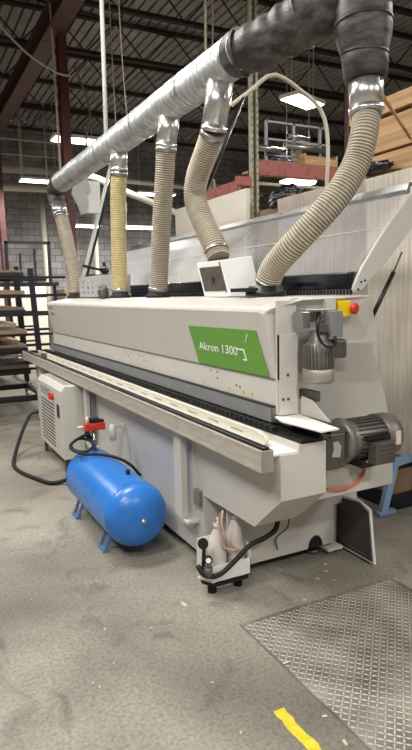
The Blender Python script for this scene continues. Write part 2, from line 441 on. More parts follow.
# warning triangles and screw holes on the lower panel
def tri(y, z, s=.028):
    return lambda b: prism(b, [(y-s/2, z), (y+s/2, z), (y, z+s*.9)], 'X', 1.6165, 1.6179)
for y in (4.95, 4.25, 3.90, 3.20, 2.88, 2.72, 2.63):
    w = part('warning_sticker', tri(y, 1.052), M['yellow'], mach)
    part('warning_symbol', lambda b, y=y: bx(b, 1.6158, 1.6164, y-.002, y+.002, 1.057, 1.068), M['black'], w)
def holes(b):
    for y, z in ((3.10,1.14),(3.02,1.14),(3.02,1.105),(2.80,1.09),(2.76,1.085),(4.3,1.13),(4.22,1.13),(4.5,1.13),(4.6,1.13),(4.55,1.10),(4.2,1.10),(4.65,1.14),(5.3,1.10),(5.8,1.10),(6.3,1.10),(6.8,1.10)):
        cyl(b, (1.6165,y,z), (1.6182,y,z), .006, seg=8)
part('screw', holes, M['dark'], mach)
part('clip', lambda b: [cyl(b, (x,2.377,z), (x,2.381,z), .008, seg=10) for x, z in ((1.668,1.19),(1.64,1.07),(1.67,1.07))], M['darkmetal'], mach)
# chain track
def track(b): bx(b, 1.575, 1.70, 2.14, 7.55, .906, .922)
part('chain_track', track, M['chain'], mach)
def pads(b):
    y = 2.36
    while y < 7.5:
        bx(b, 1.560, 1.594, y, y+.034, .922, .944); y += .05
pads_o = part('chain_pads', pads, M['rubber'], mach)
part('track_slot', lambda b: (bx(b, 1.612, 1.645, 2.12, 2.45, .923, .93), bx(b, 1.66, 1.69, 2.12, 2.5, .923, .93)), M['black'], mach)
part('track_cover', lambda b: prism(b, [(1.605,2.40),(1.575,2.30),(1.60,2.03),(1.70,2.03),(1.74,2.40)], 'Z', .978, .986), M['white'], mach, .001)
part('cover_flap', lambda b: prism(b, [(2.14,.987),(2.37,.987),(2.37,1.08),(2.28,1.07)], 'X', 1.742, 1.746), M['cream'], mach)
part('track_support', lambda b: bx(b, 1.70, 1.76, 2.16, 2.40, .9065, .977), M['darkmetal'], mach)
# table strips
part('table_top', lambda b: bx(b, 1.39, 1.56, 2.15, 7.6, .8665, .874), M['white'], mach)
def fence(b):
    prism(b, [(2.31,.875),(2.29,.905),(2.31,.925),(2.38,.936),(7.5,.936),(7.5,.875)], 'X', 1.478, 1.50)
part('guide_fence', fence, M['beigebar'], mach, .003)
def fence_slots(b):
    y = 2.5
    while y < 7.3:
        bx(b, 1.4765, 1.4778, y, y+.12, .903, .908); y += .26
part('guide_fence_slots', fence_slots, M['logo'], mach)
part('outer_beam', lambda b: (bx(b, 1.325, 1.389, 2.09, 7.70, .82, .918), bx(b, 1.3235, 1.325, 2.09, 7.70, .822, .838), bx(b, 1.3235,1.325,2.09,7.70,.905,.918)), M['beam'], mach, .002)
part('beam_end_cap', lambda b: (bx(b, 1.327, 1.387, 2.087, 2.0895, .822, .916), cyl(b, (1.335,2.10,.812), (1.335,2.10,.82), .004)), M['cap'], mach)
def rollers(b):
    y = 2.11
    while y < 7.6:
        cyl(b, (1.343,y,.924), (1.375,y,.924), .0075, seg=8); y += .022
part('roller_strip', lambda b: bx(b, 1.338, 1.380, 2.095, 7.68, .918, .9205), M['black'], mach)
rr = part('roller_row', rollers, M['black'], mach)
part('table_bracket', lambda b: [bx(b, 1.389, 1.46, y, y+.05, .83, .86) for y in (2.6, 3.6, 4.6, 5.6, 6.6, 7.4)], M['cream'], mach)
part('stop_block', lambda b: (bx(b, 1.44, 1.50, 7.0, 7.08, .875, .94), bx(b, 1.40, 1.58, 7.15, 7.45, .875, .90)), M['darkmetal'], mach)
def leg(y):
    def f(b):
        bx(b, 1.375, 1.415, y, y+.03, .28, .822); bx(b, 1.375, 1.40, y+.03, y+.1, .28, .822)
        bx(b, 1.38, 1.459, y-.06, y+.07, .262, .28)
    return f
for y in (3.04, 5.0, 6.9): part('support_leg', leg(y), M['cream'], mach, .002)
part('leg_clamp', lambda b: bx(b, 1.43, 1.459, 2.93, 3.0, .38, .47), M['steel'], mach, .003)
part('cable_channel', lambda b: bx(b, 1.448, 1.4595, 3.02, 3.06, .25, .86), M['cream'], mach)

# end frame: flange plate, shaded end wall, lid arm
part('end_wall', lambda b: prism(b, [(1.73,.71),(2.69,.71),(2.63,.94),(2.50,1.31),(2.45,1.55),(1.73,1.55)], 'Y', 2.71, 2.73), M['cream'], mach)
part('back_housing', lambda b: bx(b, 2.2, 2.44, 2.74, 7.2, .3, 1.55), M['cream'], mach)
part('flange_plate', lambda b: prism(b, [(1.93,1.325),(2.285,1.31),(2.26,1.44),(2.235,1.57),(1.72,1.565),(1.72,1.50),(1.93,1.50)], 'Y', 2.42, 2.44), M['cream'], mach, .002)
part('flange_return', lambda b: bx(b, 1.96, 2.28, 2.44, 2.71, 1.325, 1.335), M['cream'], mach)
def arm(y):
    out = [(2.18,1.585),(2.19,1.62),(2.214,1.667),(2.245,1.72),(2.282,1.768),(2.345,1.85),(2.422,1.942),(2.51,2.035),(2.597,2.117),(2.75,2.24)]
    inn = [(2.80,2.13),(2.70,2.03),(2.603,1.937),(2.497,1.825),(2.37,1.704),(2.30,1.65),(2.25,1.60)]
    return lambda b: prism(b, out+inn, 'Y', y, y+.02)
part('lid_arm', arm(2.50), M['cream'], mach, .002)
part('arm_screw', lambda b: [cyl(b, (x,2.495,z), (x,2.501,z), .006, seg=8) for x, z in ((2.215,1.60),(2.235,1.64),(2.262,1.648),(2.24,1.45),(2.23,1.40))], M['dark'], mach)
part('lid_arm', arm(7.1), M['cream'], mach, .002)
gs = part('gas_spring', lambda b: cyl(b, (2.28,2.47,1.43), (2.44,2.47,1.69), .012, seg=12), M['black'], mach)
part('piston_rod', lambda b: cyl(b, (2.44,2.47,1.69), (2.50,2.47,1.80), .005, seg=8), M['darkmetal'], gs)
# transparent lid, curved sheet with a grey rail on its free edge
def lid(b):
    prof = [(2.205,1.60),(2.235,1.70),(2.30,1.80),(2.385,1.91),(2.48,2.03),(2.60,2.165)]
    rows = []
    for off in (0, .004):
        rows.append([[b.verts.new((x+off, y, z+off*.2)) for x, z in prof] for y in (2.53, 4.1, 5.6, 7.09)])
    for r in rows:
        for i in range(3):
            for k in range(5): b.faces.new((r[i][k], r[i+1][k], r[i+1][k+1], r[i][k+1]))
    for k in range(5):
        b.faces.new((rows[0][0][k], rows[0][0][k+1], rows[1][0][k+1], rows[1][0][k])); b.faces.new((rows[0][3][k], rows[0][3][k+1], rows[1][3][k+1], rows[1][3][k]))
    for i in range(3):
        b.faces.new((rows[0][i][0], rows[0][i+1][0], rows[1][i+1][0], rows[1][i][0])); b.faces.new((rows[0][i][5], rows[0][i+1][5], rows[1][i+1][5], rows[1][i][5]))
ld = part('clear_lid', lid, M['clear'], mach, label='open see-through lid of scuffed plastic')
part('lid_rail', lambda b: prism(b, [(2.585,2.13),(2.60,2.19),(2.66,2.20),(2.66,2.185),(2.615,2.17),(2.61,2.13)], 'Y', 2.53, 7.09), M['steel'], ld)
part('lid_rail_inset', lambda b: bx(b, 2.572, 2.584, 2.53, 7.09, 2.125, 2.15), M['greypaint'], ld)
part('lid_seam', lambda b: bar(b, (2.395,2.53,1.935), (2.395,7.09,1.935), .003, .003), M['letter'], ld)
part('black_guard', lambda b: (prism(b, [(2.19,1.60),(2.19,1.695),(2.26,1.70),(2.26,1.60)], 'Y', 2.55, 7.0)), M['glossblack'], mach, .008)
def brush(b):
    y = 2.5
    while y < 6.9:
        bx(b, 2.165, 2.175, y, y+.012, 1.573, 1.60); y += .028
part('brush_strip', brush, M['rubber'], mach)

# horizontal feed motor
fm = part('feed_gearbox', lambda b: (bx(b, 1.735, 1.85, 2.16, 2.30, .745, .925), cyl(b, (1.85,2.25,.85), (1.87,2.25,.85), .07)), M['darkmetal'], mach, .012)
part('rating_plate', lambda b: prism(b, [(1.765,.812),(1.815,.805),(1.822,.86),(1.80,.886),(1.77,.882),(1.775,.85)], 'Y', 2.157, 2.1595), M['crate'], fm)
part('feed_gearbox_lid', lambda b: bx(b, 1.73, 1.86, 2.16, 2.30, .926, .94), M['darkmetal'], mach)
AX = Vector((1, .0, -.01)).normalized()
mc = Vector((1.87, 2.26, .853))
hm = part('feed_motor', lambda b: lathe(b, [(0,.06),(.01,.095),(.02,.112),(.035,.115),(.05,.096),(.065,.088),(.08,.094),(.26,.094),(.27,.09)], mc, AX, 32), M['motor'], mach)
def finsm(b):
    for k in range(28):
        a = 2*PI*k/28; u = Vector((0, math.cos(a), math.sin(a)))
        bar_ = [mc+AX*.085+u*.098, mc+AX*.26+u*.098]
        t = AX; s = t.cross(u)
        vs = [b.verts.new(p + s*sx*.0022 + u*uy*.008) for p in bar_ for sx, uy in ((-1,-1),(1,-1),(1,1),(-1,1))]
        for f in ((0,1,2,3),(7,6,5,4),(0,4,5,1),(1,5,6,2),(2,6,7,3),(3,7,4,0)): b.faces.new([vs[i] for i in f])
part('cooling_fins', finsm, M['darkmetal'], hm)
part('fan_cover', lambda b: lathe(b, [(.255,.112),(.335,.112),(.355,.106),(.368,.085),(.372,.02)], mc, AX, 32), M['motor'], hm)
part('rating_plate', lambda b: bx(b, 2.165, 2.195, 2.145, 2.152, .82, .89), M['board_light'], hm)
def ribbox(b):
    bx(b, 2.0, 2.125, 2.11, 2.17, .745, .855)
    for k in range(5): bx(b, 2.02, 2.12, 2.104, 2.11, .757+k*.021, .764+k*.021)
part('terminal_box', ribbox, M['darkmetal'], hm, .004)
part('lifting_bracket', lambda b: bx(b, 1.97, 2.12, 2.14, 2.18, .868, .884), M['black'], hm)
part('motor_foot', lambda b: bx(b,1.99,2.14,2.2,2.32,.71,.752), M['black'], hm)
part('air_tube', lambda b: tube(b, spline([(1.845,2.288,0.603),(1.906,2.288,0.587),(1.978,2.288,0.588),(2.038,2.288,0.607),(2.078,2.288,0.638),(2.091,2.288,0.674),(2.02,2.20,.742)], .02), .007, 8), M['orange'], mach, label='orange air tube')

# vertical trimming motor
vc = Vector((1.795, 2.30, .035))
vm = part('trimming_motor', lambda b: lathe(b, [(1.17,.066),(1.31,.066),(1.32,.05),(1.36,.045),(1.37,.04)], vc, (0,0,1), 28), M['motor'], mach)
def finsv(b):
    for k in range(26):
        a = 2*PI*k/26; m_ = Matrix.Translation(vc) @ Matrix.Rotation(a, 4, 'Z')
        bx(b, .064, .076, -.002, .002, 1.185, 1.305, m_)
part('cooling_fins', finsv, M['steel'], vm)
part('motor_cap', lambda b: lathe(b, [(1.115,.05),(1.118,.068),(1.13,.078),(1.185,.078),(1.188,.074)], vc, (0,0,1), 32), M['cap'], vm)
part('terminal_box', lambda b: bx(b, 1.87, 1.95, 2.27, 2.35, 1.265, 1.36), M['darkmetal'], vm, .014)
part('motor_mount', lambda b: (bx(b, 1.70, 1.745, 2.30, 2.379, 1.42, 1.50), bx(b, 1.735, 1.88, 2.32, 2.40, 1.495, 1.51)), M['steel'], mach, .003)
part('shield_plate', lambda b: (bx(b, 1.81, 1.855, 2.23, 2.24, 1.375, 1.50), bx(b, 1.855, 1.885, 2.23, 2.40, 1.375, 1.50)), M['greypaint'], mach, .002)
part('valve_block', lambda b: (bx(b, 1.765, 1.80, 2.235, 2.27, 1.40, 1.44), bx(b, 1.77, 1.795, 2.24, 2.27, 1.445, 1.47), cyl(b, (1.78,2.25,1.47), (1.78,2.25,1.50), .01)), M['darkmetal'], mach, .003)
part('motor_cable', lambda b: tube(b, spline([(1.745,2.22,1.48),(1.715,2.20,1.46),(1.71,2.20,1.40),(1.735,2.19,1.35),(1.775,2.185,1.335),(1.815,2.20,1.345),(1.83,2.22,1.38)], .015), .007, 8), M['black'], mach)
part('core', lambda b: bx(b, 1.7305, 2.199, 2.735, 7.18, .91, 1.334), M['cream'], mach)
part('recess', lambda b: bx(b, 1.731, 1.75, 2.42, 2.70, .99, 1.32), M['logo'], mach)
part('tool_bracket', lambda b: bx(b, 1.76, 1.79, 2.28, 2.41, 1.06, 1.11), M['darkmetal'], mach)
# emergency stop
es = part('emergency_stop', lambda b: bx(b, 1.955, 2.03, 2.34, 2.419, 1.465, 1.545), M['yellow'], mach, .004, label='yellow box with red emergency stop button')
part('red_button', lambda b: lathe(b, [(0,.014),(.012,.014),(.013,.028),(.022,.030),(.03,.026),(.033,.01)], (2.035,2.345,1.505), (0.25,-1,0), 20), M['red'], es)
part('switch_bracket', lambda b: bx(b, 1.88, 1.939, 2.35, 2.419, 1.50, 1.56), M['cream'], mach)

# dust inlet box on top of the hood
def inbox(b):
    for (x0,x1,y0,y1) in ((1.80,2.03,3.18,3.52),):
        vs = bx(b, x0, x1, y0, y1, 1.573, 1.80)
        for v in vs[4:]: v.co.y += .11; v.co.z += (v.co.x-1.8)*.12
ib = part('dust_inlet_box', inbox, M['white'], mach, .004)
def inwin(b, x, y0, y1, z0, z1, th=.002):
    f = lambda z: .11*(z-1.573)/.227
    vs = [b.verts.new((xx, y+f(z), z)) for xx in (x-th, x) for y, z in ((y0,z0),(y1,z0),(y1,z1),(y0,z1))]
    for q in ((0,1,2,3),(7,6,5,4),(0,4,5,1),(1,5,6,2),(2,6,7,3),(3,7,4,0)): b.faces.new([vs[i] for i in q])
part('window', lambda b: inwin(b, 1.7985, 3.21, 3.49, 1.61, 1.765), M['fan'], ib)
part('window_mark', lambda b: (lambda y, z, s: [b.faces.new([b.verts.new((1.7955, y+.11*(zz-1.573)/.227+dy, zz)) for dy, zz in ((-s,z),(0,z+s),(s,z),(0,z-s))])])(3.33, 1.68, .026), M['black'], ib)
part('window_edge', lambda b: inwin(b, 1.7983, 3.195, 3.207, 1.60, 1.79), M['darkmetal'], ib)
part('cable', lambda b: bx(b, 2.04, 2.18, 2.99, 3.16, 1.625, 1.65), M['black'], mach)

# ---------------------------------------------------------------- ducts and hoses
dk = thing('extraction_duct', 'large round dust duct over the machine, silver far end, dusty black near end', 'duct', (1.9, 5, 2.85))
def ductseg(b, y0, y1, r=.118, wr=.003):
    pts = []; rs = []
    n = int((y1-y0)/.012); random.seed(3)
    for i in range(n+1):
        y = y0 + (y1-y0)*i/n
        w = .004*math.sin(y*97) + (random.random()-.5)*wr*1.6
        if (int(y/.034) % 2) == 0: w += .0025
        pts.append((1.9, y, 3.0)); rs.append(r+w)
    tube(b, pts, rs, 32)
part('silver_duct', lambda b: ductseg(b, 3.14, 7.62), M['galv'], dk)
for yc in (3.85, 4.75, 5.75, 6.75): part('duct_clamp', lambda b: [cyl(b, (1.9,y,3.0), (1.9,y+.03,3.0), .127, seg=32) for y in (yc,)], M['galvshiny'], dk)
DP = [(1.9,3.24,3.0),(1.91,3.19,2.998),(1.96,3.10,3.01),(2.05,2.98,3.05),(2.16,2.82,3.11),(2.3,2.62,3.19),(2.46,2.38,3.27),(2.62,2.12,3.34)]
def dduct(b):
    random.seed(5); P = spline(DP, .018)
    tube(b, P, [.124+.018*min(1, i/24)+.005*math.sin(i*1.1)+(random.random()-.5)*.007 for i in range(len(P))], 34)
part('dark_duct', dduct, M['darkduct'], dk, label='dusty black near part of the duct')
SP = spline(DP, .018)
for k in (3, 24, 44): part('tape_band', lambda b: tube(b, SP[k:k+2], .149 if k > 10 else .137, 32), M['darkduct'], dk)
EP = spline([(1.9,7.55,3.0),(1.9,7.76,2.99),(1.9,7.86,2.90),(1.9,7.82,2.80),(1.9,7.74,2.70)], .015)
part('end_elbow', lambda b: tube(b, EP, [.132-.004*(i%2)-.0008*i for i in range(len(EP))], 28), M['darkduct'], dk)
def stub(p0, p1, r=.095):
    def f(b):
        cyl(b, p0, p1, r, r*.92, seg=26)
        a = Vector(p0); c = Vector(p1); d = (c-a).normalized()
        cyl(b, c-d*.02, c+d*.012, r*.99, seg=26)
    return f
part('branch_collar', stub((1.9,7.76,2.74), (1.9,7.66,2.61), .098), M['galvshiny'], dk)
part('branch_collar', stub((1.9,5.39,2.92), (1.9,5.40,2.74), .082), M['galvshiny'], dk)
part('branch_collar', stub((1.9,4.23,2.92), (1.9,4.30,2.72), .082), M['galvshiny'], dk)
part('branch_collar', stub((1.9,3.43,2.92), (1.9,3.53,2.65), .086), M['galvshiny'], dk)
part('reducer', lambda b: tube(b, [(2.3,2.60,3.16),(2.3,2.59,3.05),(2.3,2.58,2.96),(2.3,2.578,2.92),(2.3,2.572,2.85),(2.3,2.568,2.82),(2.3,2.565,2.79),(2.3,2.56,2.70)], [.150,.152,.150,.146,.126,.120,.122,.112], 30), M['darkduct'], dk, label='dusty black reducer')
part('tape_band', lambda b: cyl(b, (2.3,2.571,2.83),(2.3,2.57,2.842), .127, seg=28), M['darkduct'], dk)
part('tape_band', lambda b: cyl(b, (2.3,2.583,2.98),(2.3,2.584,2.992), .156, seg=28), M['darkduct'], dk)
part('branch_collar', stub((2.3,2.56,2.72), (2.3,2.548,2.54), .094), M['galvshiny'], dk)

def hose(pts, r, m, label, boot=None, amp=.004, pitch=.0165):
    t = thing('extraction_hose', label, 'hose', pts[-1], 'ribbed extraction hoses')
    def f(b):
        P = spline(pts, pitch/4); tube(b, P, [r + (amp, amp*.3, -amp, amp*.3)[i % 4] for i in range(len(P))], 28)
        b.faces.ensure_lookup_table()
        for i, fc in enumerate(b.faces):
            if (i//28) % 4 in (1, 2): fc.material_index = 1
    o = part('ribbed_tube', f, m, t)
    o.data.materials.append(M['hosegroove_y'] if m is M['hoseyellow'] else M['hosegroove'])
    P = spline(pts, .02)
    part('hose_clamp', lambda b: tube(b, P[:3], r+.009, 24), M['steel'], t)
    part('hose_clamp', lambda b: tube(b, P[-4:-2], r+.009, 24), M['steel'], t)
    if boot:
        x, y = boot
        part('rubber_boot', lambda b: lathe(b, [(0,r+.028),(.022,r+.026),(.03,r+.006),(.06,r+.004)], (x,y,1.57), (0,0,1), 26), M['rubber'], t)
    return t
hose([(1.9,7.65,2.60),(1.9,7.54,2.44),(1.9,7.41,2.26),(1.9,7.28,2.03),(1.9,7.17,1.80),(1.9,7.14,1.60)], .080, M['hosegrey'], 'ribbed grey hose bending down from the far elbow of the duct', (1.9,7.14))
hose([(1.9,5.40,2.73),(1.9,5.45,2.5),(1.9,5.48,2.2),(1.9,5.50,1.9),(1.9,5.51,1.60)], .073, M['hoseyellow'], 'yellowed straight ribbed hose hanging beside the grey plastic crate', (1.9,5.51))
hose([(1.9,4.305,2.71),(1.9,4.35,2.5),(1.9,4.40,2.3),(1.9,4.49,1.93),(1.9,4.56,1.60)], .073, M['hosegrey'], 'straight greyish ribbed hose between the yellowed hose and the curved one', (1.9,4.56))
hose([(1.9,3.535,2.64),(1.9,3.66,2.52),(1.9,3.79,2.39),(1.9,3.825,2.25),(1.9,3.70,2.07),(1.9,3.56,1.92),(1.9,3.50,1.825)], .076, M['hose'], 'S-shaped ribbed hose ending on the white box with a window', None)
hose([(2.3,2.546,2.54),(2.25,2.51,2.407),(2.2,2.515,2.253),(2.1,2.535,2.096),(2.0,2.6,1.961),(1.93,2.70,1.848),(1.905,2.85,1.735),(1.9,2.93,1.62)], .070, M['hose'], 'nearest ribbed hose, sweeping down in a long curve to the black inlet', None)
part('inlet_collar', lambda b: (lathe(b, [(0,.12),(.03,.118),(.032,.102),(.06,.10)], (1.9,2.93,1.572), (0,0,1), 26), bx(b, 1.76, 2.02, 2.88, 3.1, 1.60, 1.622)), M['black'], mach)

# ---------------------------------------------------------------- things beside the machine
# blue air tank
tk = thing('air_tank', 'blue horizontal compressed air tank on four bent feet in front of the machine', 'tank', (1.2, 3.8, 0))
tz, tr = .262, .2
def tank(b):
    prof = [(0,.001),(.004,.05),(.02,.105),(.045,.145),(.075,.17),(.11,.183),(.13,.185),(1.06,.185),(1.09,.18),(1.13,.16),(1.16,.12),(1.18,.05),(1.185,.001)]
    lathe(b, [(d, r*1.07) for d, r in prof], (1.18,3.17,tz), (0,1,0), 40)
part('tank_shell', tank, M['blue'], tk)
for ys in (3.30, 4.22): part('weld_seam', lambda b: cyl(b, (1.18,ys,tz), (1.18,ys+.006,tz), .1995, seg=40), M['blue'], tk)
part('drain_plug', lambda b: lathe(b, [(0,.018),(.02,.018),(.022,.01),(.03,.01)], (1.18,3.175,tz), (0,-1,0), 8), M['steel'], tk)
part('top_plug', lambda b: cyl(b, (1.21,3.50,tz+.19), (1.21,3.50,tz+.225), .014, seg=8), M['dark'], tk)
def tfoot(y, s):
    def f(b):
        bar(b, (1.2+s*.10, y, tz-.14), (1.2+s*.2, y, .008), .035, .006) if False else None
        for dy in (-.05, .05): bar(b, (1.18+s*.12, y+dy, tz-.145), (1.18+s*.165, y+dy, .01), .018, .018)
        bar(b, (1.18+s*.165, y-.06, .01), (1.18+s*.165, y+.06, .01), .03, .018)
    return f
for y in (3.48, 4.12):
    for s in (-1, 1):
        if not (s == 1 and False): part('foot', tfoot(y, s), M['bluelight'], tk)
# regulator standing on the tank
rg = thing('air_regulator', 'red air regulator with black valve standing on top of the blue tank', 'regulator', (1.2, 4.2, .5))
part('pipe_nipple', lambda b: (cyl(b, (1.2,4.2,.45), (1.2,4.2,.60), .016, seg=12), cyl(b, (1.2,4.2,.52), (1.2,4.2,.55), .024, seg=6)), M['steel'], rg)
part('body', lambda b: (bx(b, 1.13, 1.28, 4.17, 4.23, .61, .665), cyl(b, (1.2,4.165,.637), (1.2,4.17,.637), .02)), M['red'], rg, .008)
part('valve_cap', lambda b: (bx(b, 1.17, 1.24, 4.175, 4.225, .666, .70), bx(b, 1.235, 1.275, 4.18, 4.22, .666, .685)), M['black'], rg, .004)
part('fitting', lambda b: (cyl(b, (1.08,4.2,.64), (1.129,4.2,.64), .01, seg=8), cyl(b, (1.16,4.2,.665), (1.15,4.2,.71), .012, seg=8)), M['bottle'], rg)
part('elbow', lambda b: tube(b, spline([(1.15,4.2,.61),(1.15,4.2,.58),(1.17,4.2,.55),(1.184,4.2,.545)], .012), .018, 10), M['rubber'], rg)
single('water_filter', lambda b: (lathe(b, [(0,.02),(.02,.028),(.09,.028),(.10,.02),(.12,.02)], (1.36,4.25,.5), (0,0,1), 16), bx(b, 1.36, 1.459, 4.235, 4.265, .585, .615)), M['bottle'], 'small clear water filter fixed to the machine side behind the red regulator', 'filter')
single('air_hose', lambda b: tube(b, spline([(1.16,4.165,.60),(1.10,4.22,.56),(1.04,4.26,.51),(1.05,4.20,.475),(1.12,4.10,.482),(1.17,4.13,.53),(1.10,4.24,.55),(1.02,4.22,.50),(1.07,4.08,.475),(1.18,3.98,.478),(1.28,3.90,.455),(1.36,3.86,.40),(1.42,3.84,.32)], .03), .011, 10), M['rubber'], 'black air hose coiled over the far end of the blue tank', 'hose')
single('power_cable', lambda b: tube(b, spline([(1.19,6.22,.40),(1.12,6.25,.38),(1.02,6.15,.26),(.93,6.05,.10),(.86,5.85,.022),(.83,5.62,.018),(.86,5.38,.018),(.95,5.10,.018),(1.02,4.95,.018),(1.12,4.92,.03),(1.17,4.78,.10)], .04), .018, 10), M['rubber'], 'thick black cable curving over the floor from the vented cabinet to the blue tank', 'cable')

# vented electrical cabinet
cb = thing('vented_cabinet', 'off-white electrical cabinet with louvred side and red switch, under the machine table', 'cabinet', (1.31, 5.7, 0))
def cab(b): prism(b, [(1.20,.13),(1.20,.755),(1.235,.80),(1.40,.80),(1.40,.13)], 'Y', 5.19, 6.19)
part('body', cab, M['cream'], cb, .006)
def louv(b):
    for k in range(13): bx(b, 1.1985, 1.1999, 5.50, 6.06, .185+k*.033, .197+k*.033)
    for k in range(3): bx(b, 1.1985, 1.1999, 5.62, 6.06, .65+k*.026, .658+k*.026)
part('louvres', louv, M['dark'], cb)
def louvt(b):
    for k in range(12): bx(b, 1.25, 1.37, 5.30+k*.07, 5.325+k*.07, .8005, .802)
part('top_louvres', louvt, M['logo'], cb)
part('main_switch', lambda b: (cyl(b, (1.175,5.52,.675), (1.199,5.52,.675), .036, seg=16), bx(b, 1.16, 1.176, 5.51, 5.53, .645, .705)), M['red'], cb)
part('display', lambda b: bx(b, 1.1975, 1.1995, 5.28, 5.38, .50, .62), M['black'], cb)
for xf in (1.22, 1.36):
    for yf in (5.25, 6.1): part('foot', lambda b: bx(b, xf, xf+.03, yf, yf+.03, 0, .13), M['darkmetal'], cb)
part('back_box', lambda b: bx(b, 1.405, 1.455, 5.0, 6.1, .2, .78), M['greypaint'], mach)

# bottle tray near the base corner
tray = thing('bottle_tray', 'off-white metal tray on black feet at the machine corner, holding plastic bottles', 'tray', (1.45, 2.6, .06))
def trayf(b):
    x0,x1,y0,y1,z0,z1 = 1.305,1.575,2.60,2.71,.08,.10
    prism(b, [(x0,2.68),(x0+.04,y0),(x1,y0),(x1,y1),(x0,y1)], 'Z', z0, z0+.006)
    bx(b, x0+.04, x1, y0, y0+.004, z0, .175); bx(b, x1-.004, x1, y0, y1, z0, .25)
    prism(b, [(x0,2.68),(x0+.04,y0),(x0+.044,y0+.002),(x0+.004,2.682)], 'Z', z0, .19)
    bx(b, x0, x1, y1-.004, y1, z0, .3)
part('pan', trayf, M['white'], tray)
for xf in (1.37, 1.53): part('foot', lambda b: cyl(b, (xf,2.665,0), (xf,2.665,.055), .025, seg=10), M['dark'], tray)
part('base_strip', lambda b: prism(b, [(1.315,2.678),(1.352,2.606),(1.565,2.606),(1.565,2.70),(1.32,2.70)], 'Z', .055, .0795), M['dark'], tray)
def bottle(x, y, z, r, h, m, label):
    t = thing('plastic_bottle', label, 'bottle', (x,y,z), 'fluid bottles in the tray')
    part('body', lambda b: lathe(b, [(0,r*.9),(.01,r),(h*.55,r),(h*.75,r*.72),(h*.88,r*.35),(h*.92,r*.3)], (x,y,z), (0,0,1), 20), m, t)
    part('neck', lambda b: lathe(b, [(h*.90,r*.34),(h,r*.34)], (x,y,z), (0,0,1), 14), m, t)
bottle(1.40, 2.657, .087, .052, .30, M['bottle'], 'milky round plastic bottle nearest the tray corner with gauges')
bottle(1.512, 2.657, .087, .050, .33, M['bottle'], 'milky plastic bottle with a narrow neck at the middle of the tray')
single('fluid_jug', lambda b: bx(b, 1.44, 1.49, 2.606, 2.625, .087, .16) , M['pinkfluid'], 'small pinkish fluid container in front of the two milky bottles', 'container', bevel=.008)
single('suction_tube', lambda b: (tube(b, spline([(1.405,2.655,.39),(1.42,2.62,.46),(1.40,2.60,.40),(1.42,2.59,.32),(1.47,2.59,.26),(1.50,2.59,.24)], .02), .006, 8), tube(b, spline([(1.39,2.66,.39),(1.385,2.62,.43),(1.385,2.60,.36),(1.40,2.59,.28),(1.45,2.59,.25),(1.50,2.59,.24)], .02), .006, 8)), M['pinkfluid'], 'pale pink tubes looping over the milky bottles in the tray', 'tube')
single('black_hose', lambda b: tube(b, spline([(1.72,2.60,.45),(1.73,2.57,.37),(1.70,2.55,.32),(1.63,2.55,.29),(1.55,2.56,.265),(1.47,2.57,.20),(1.39,2.575,.145),(1.33,2.58,.135),(1.285,2.60,.15),(1.27,2.63,.19)], .02), .014, 10), M['rubber'], 'black corrugated hose crossing in front of the plastic bottles', 'hose')
gg = thing('pressure_gauge', 'round pressure gauge with pale dial at the front corner of the bottle tray', 'gauge', (1.355,2.595,.2))
part('case', lambda b: cyl(b, (1.315,2.60,.225), (1.303,2.57,.232), .022, seg=18), M['black'], gg)
part('dial', lambda b: cyl(b, (1.3028,2.5695,.2322), (1.3024,2.5685,.2324), .014, seg=18), M['letter'], gg)
single('valve_knob', lambda b: (cyl(b, (1.288,2.60,.318), (1.282,2.585,.321), .028, seg=16), cyl(b, (1.30,2.63,.15), (1.30,2.61,.30), .01, seg=8)), M['black'], 'black round valve knob on a stem above the pressure gauge', 'knob')
single('filter_bowl', lambda b: (lathe(b, [(0,.012),(.01,.02),(.06,.022)], (1.312,2.592,.125), (0,0,1), 14)), M['darkmetal'], 'dark filter bowl under the pressure gauge, among black hoses', 'filter')

# open service panel on the floor at the near right of the base
dp = thing('service_panel', 'dark-faced service panel with white edge standing on the floor by the machine base', 'panel', (2.33, 2.6, 0))
def dpf(x0, x1, inset):
    i = inset
    return lambda b: prism(b, [(2.80-i,.012+i),(2.80-i,.34-i),(2.60-i,.36-i),(2.50+i*.5,.33-i*1.3),(2.455+i,.012+i)], 'X', x0, x1)
part('sheet', dpf(2.325, 2.34, 0), M['white'], dp)
part('liner', dpf(2.320, 2.3248, .014), M['doorpanel'], dp)
part('handle_slot', lambda b: bx(b, 2.3185, 2.3199, 2.52, 2.72, .045, .052), M['steel'], dp)
part('edge_foot', lambda b: bx(b, 2.326, 2.339, 2.5, 2.78, 0, .012), M['dark'], dp)

# ---------------------------------------------------------------- floor items
fp = thing('floor_plate', 'steel diamond tread plate lying on the concrete floor in front of the machine', 'plate', (1.8, 1.4, 0))
part('sheet', lambda b: bx(b, 1.335, 2.31, .55, 2.31, 0.001, .006), mat('tread_steel', (150,143,133), .55, .2, 0, 5, .05, rgb2=(98,93,87)), fp)
def lugs(b):
    i = 0; y = .58; s = .037
    while y < 2.29:
        j = 0; x = 1.352
        while x < 2.29:
            a = PI/4 if (i+j) % 2 == 0 else -PI/4
            m_ = Matrix.Translation((x, y, .006)) @ Matrix.Rotation(a, 4, 'Z')
            pts = [(-.017,0,0),(0,-.0045,0),(.017,0,0),(0,.0045,0),(0,0,.003)]
            v = [b.verts.new(m_ @ Vector(p)) for p in pts]
            for k in range(4): b.faces.new((v[k], v[(k+1)%4], v[4]))
            x += s*.62; j += 1
        y += s*.62; i += 1
part('tread_pattern', lugs, mat('tread_lugs', (196,189,176), .45, .3, .45, 7), fp)
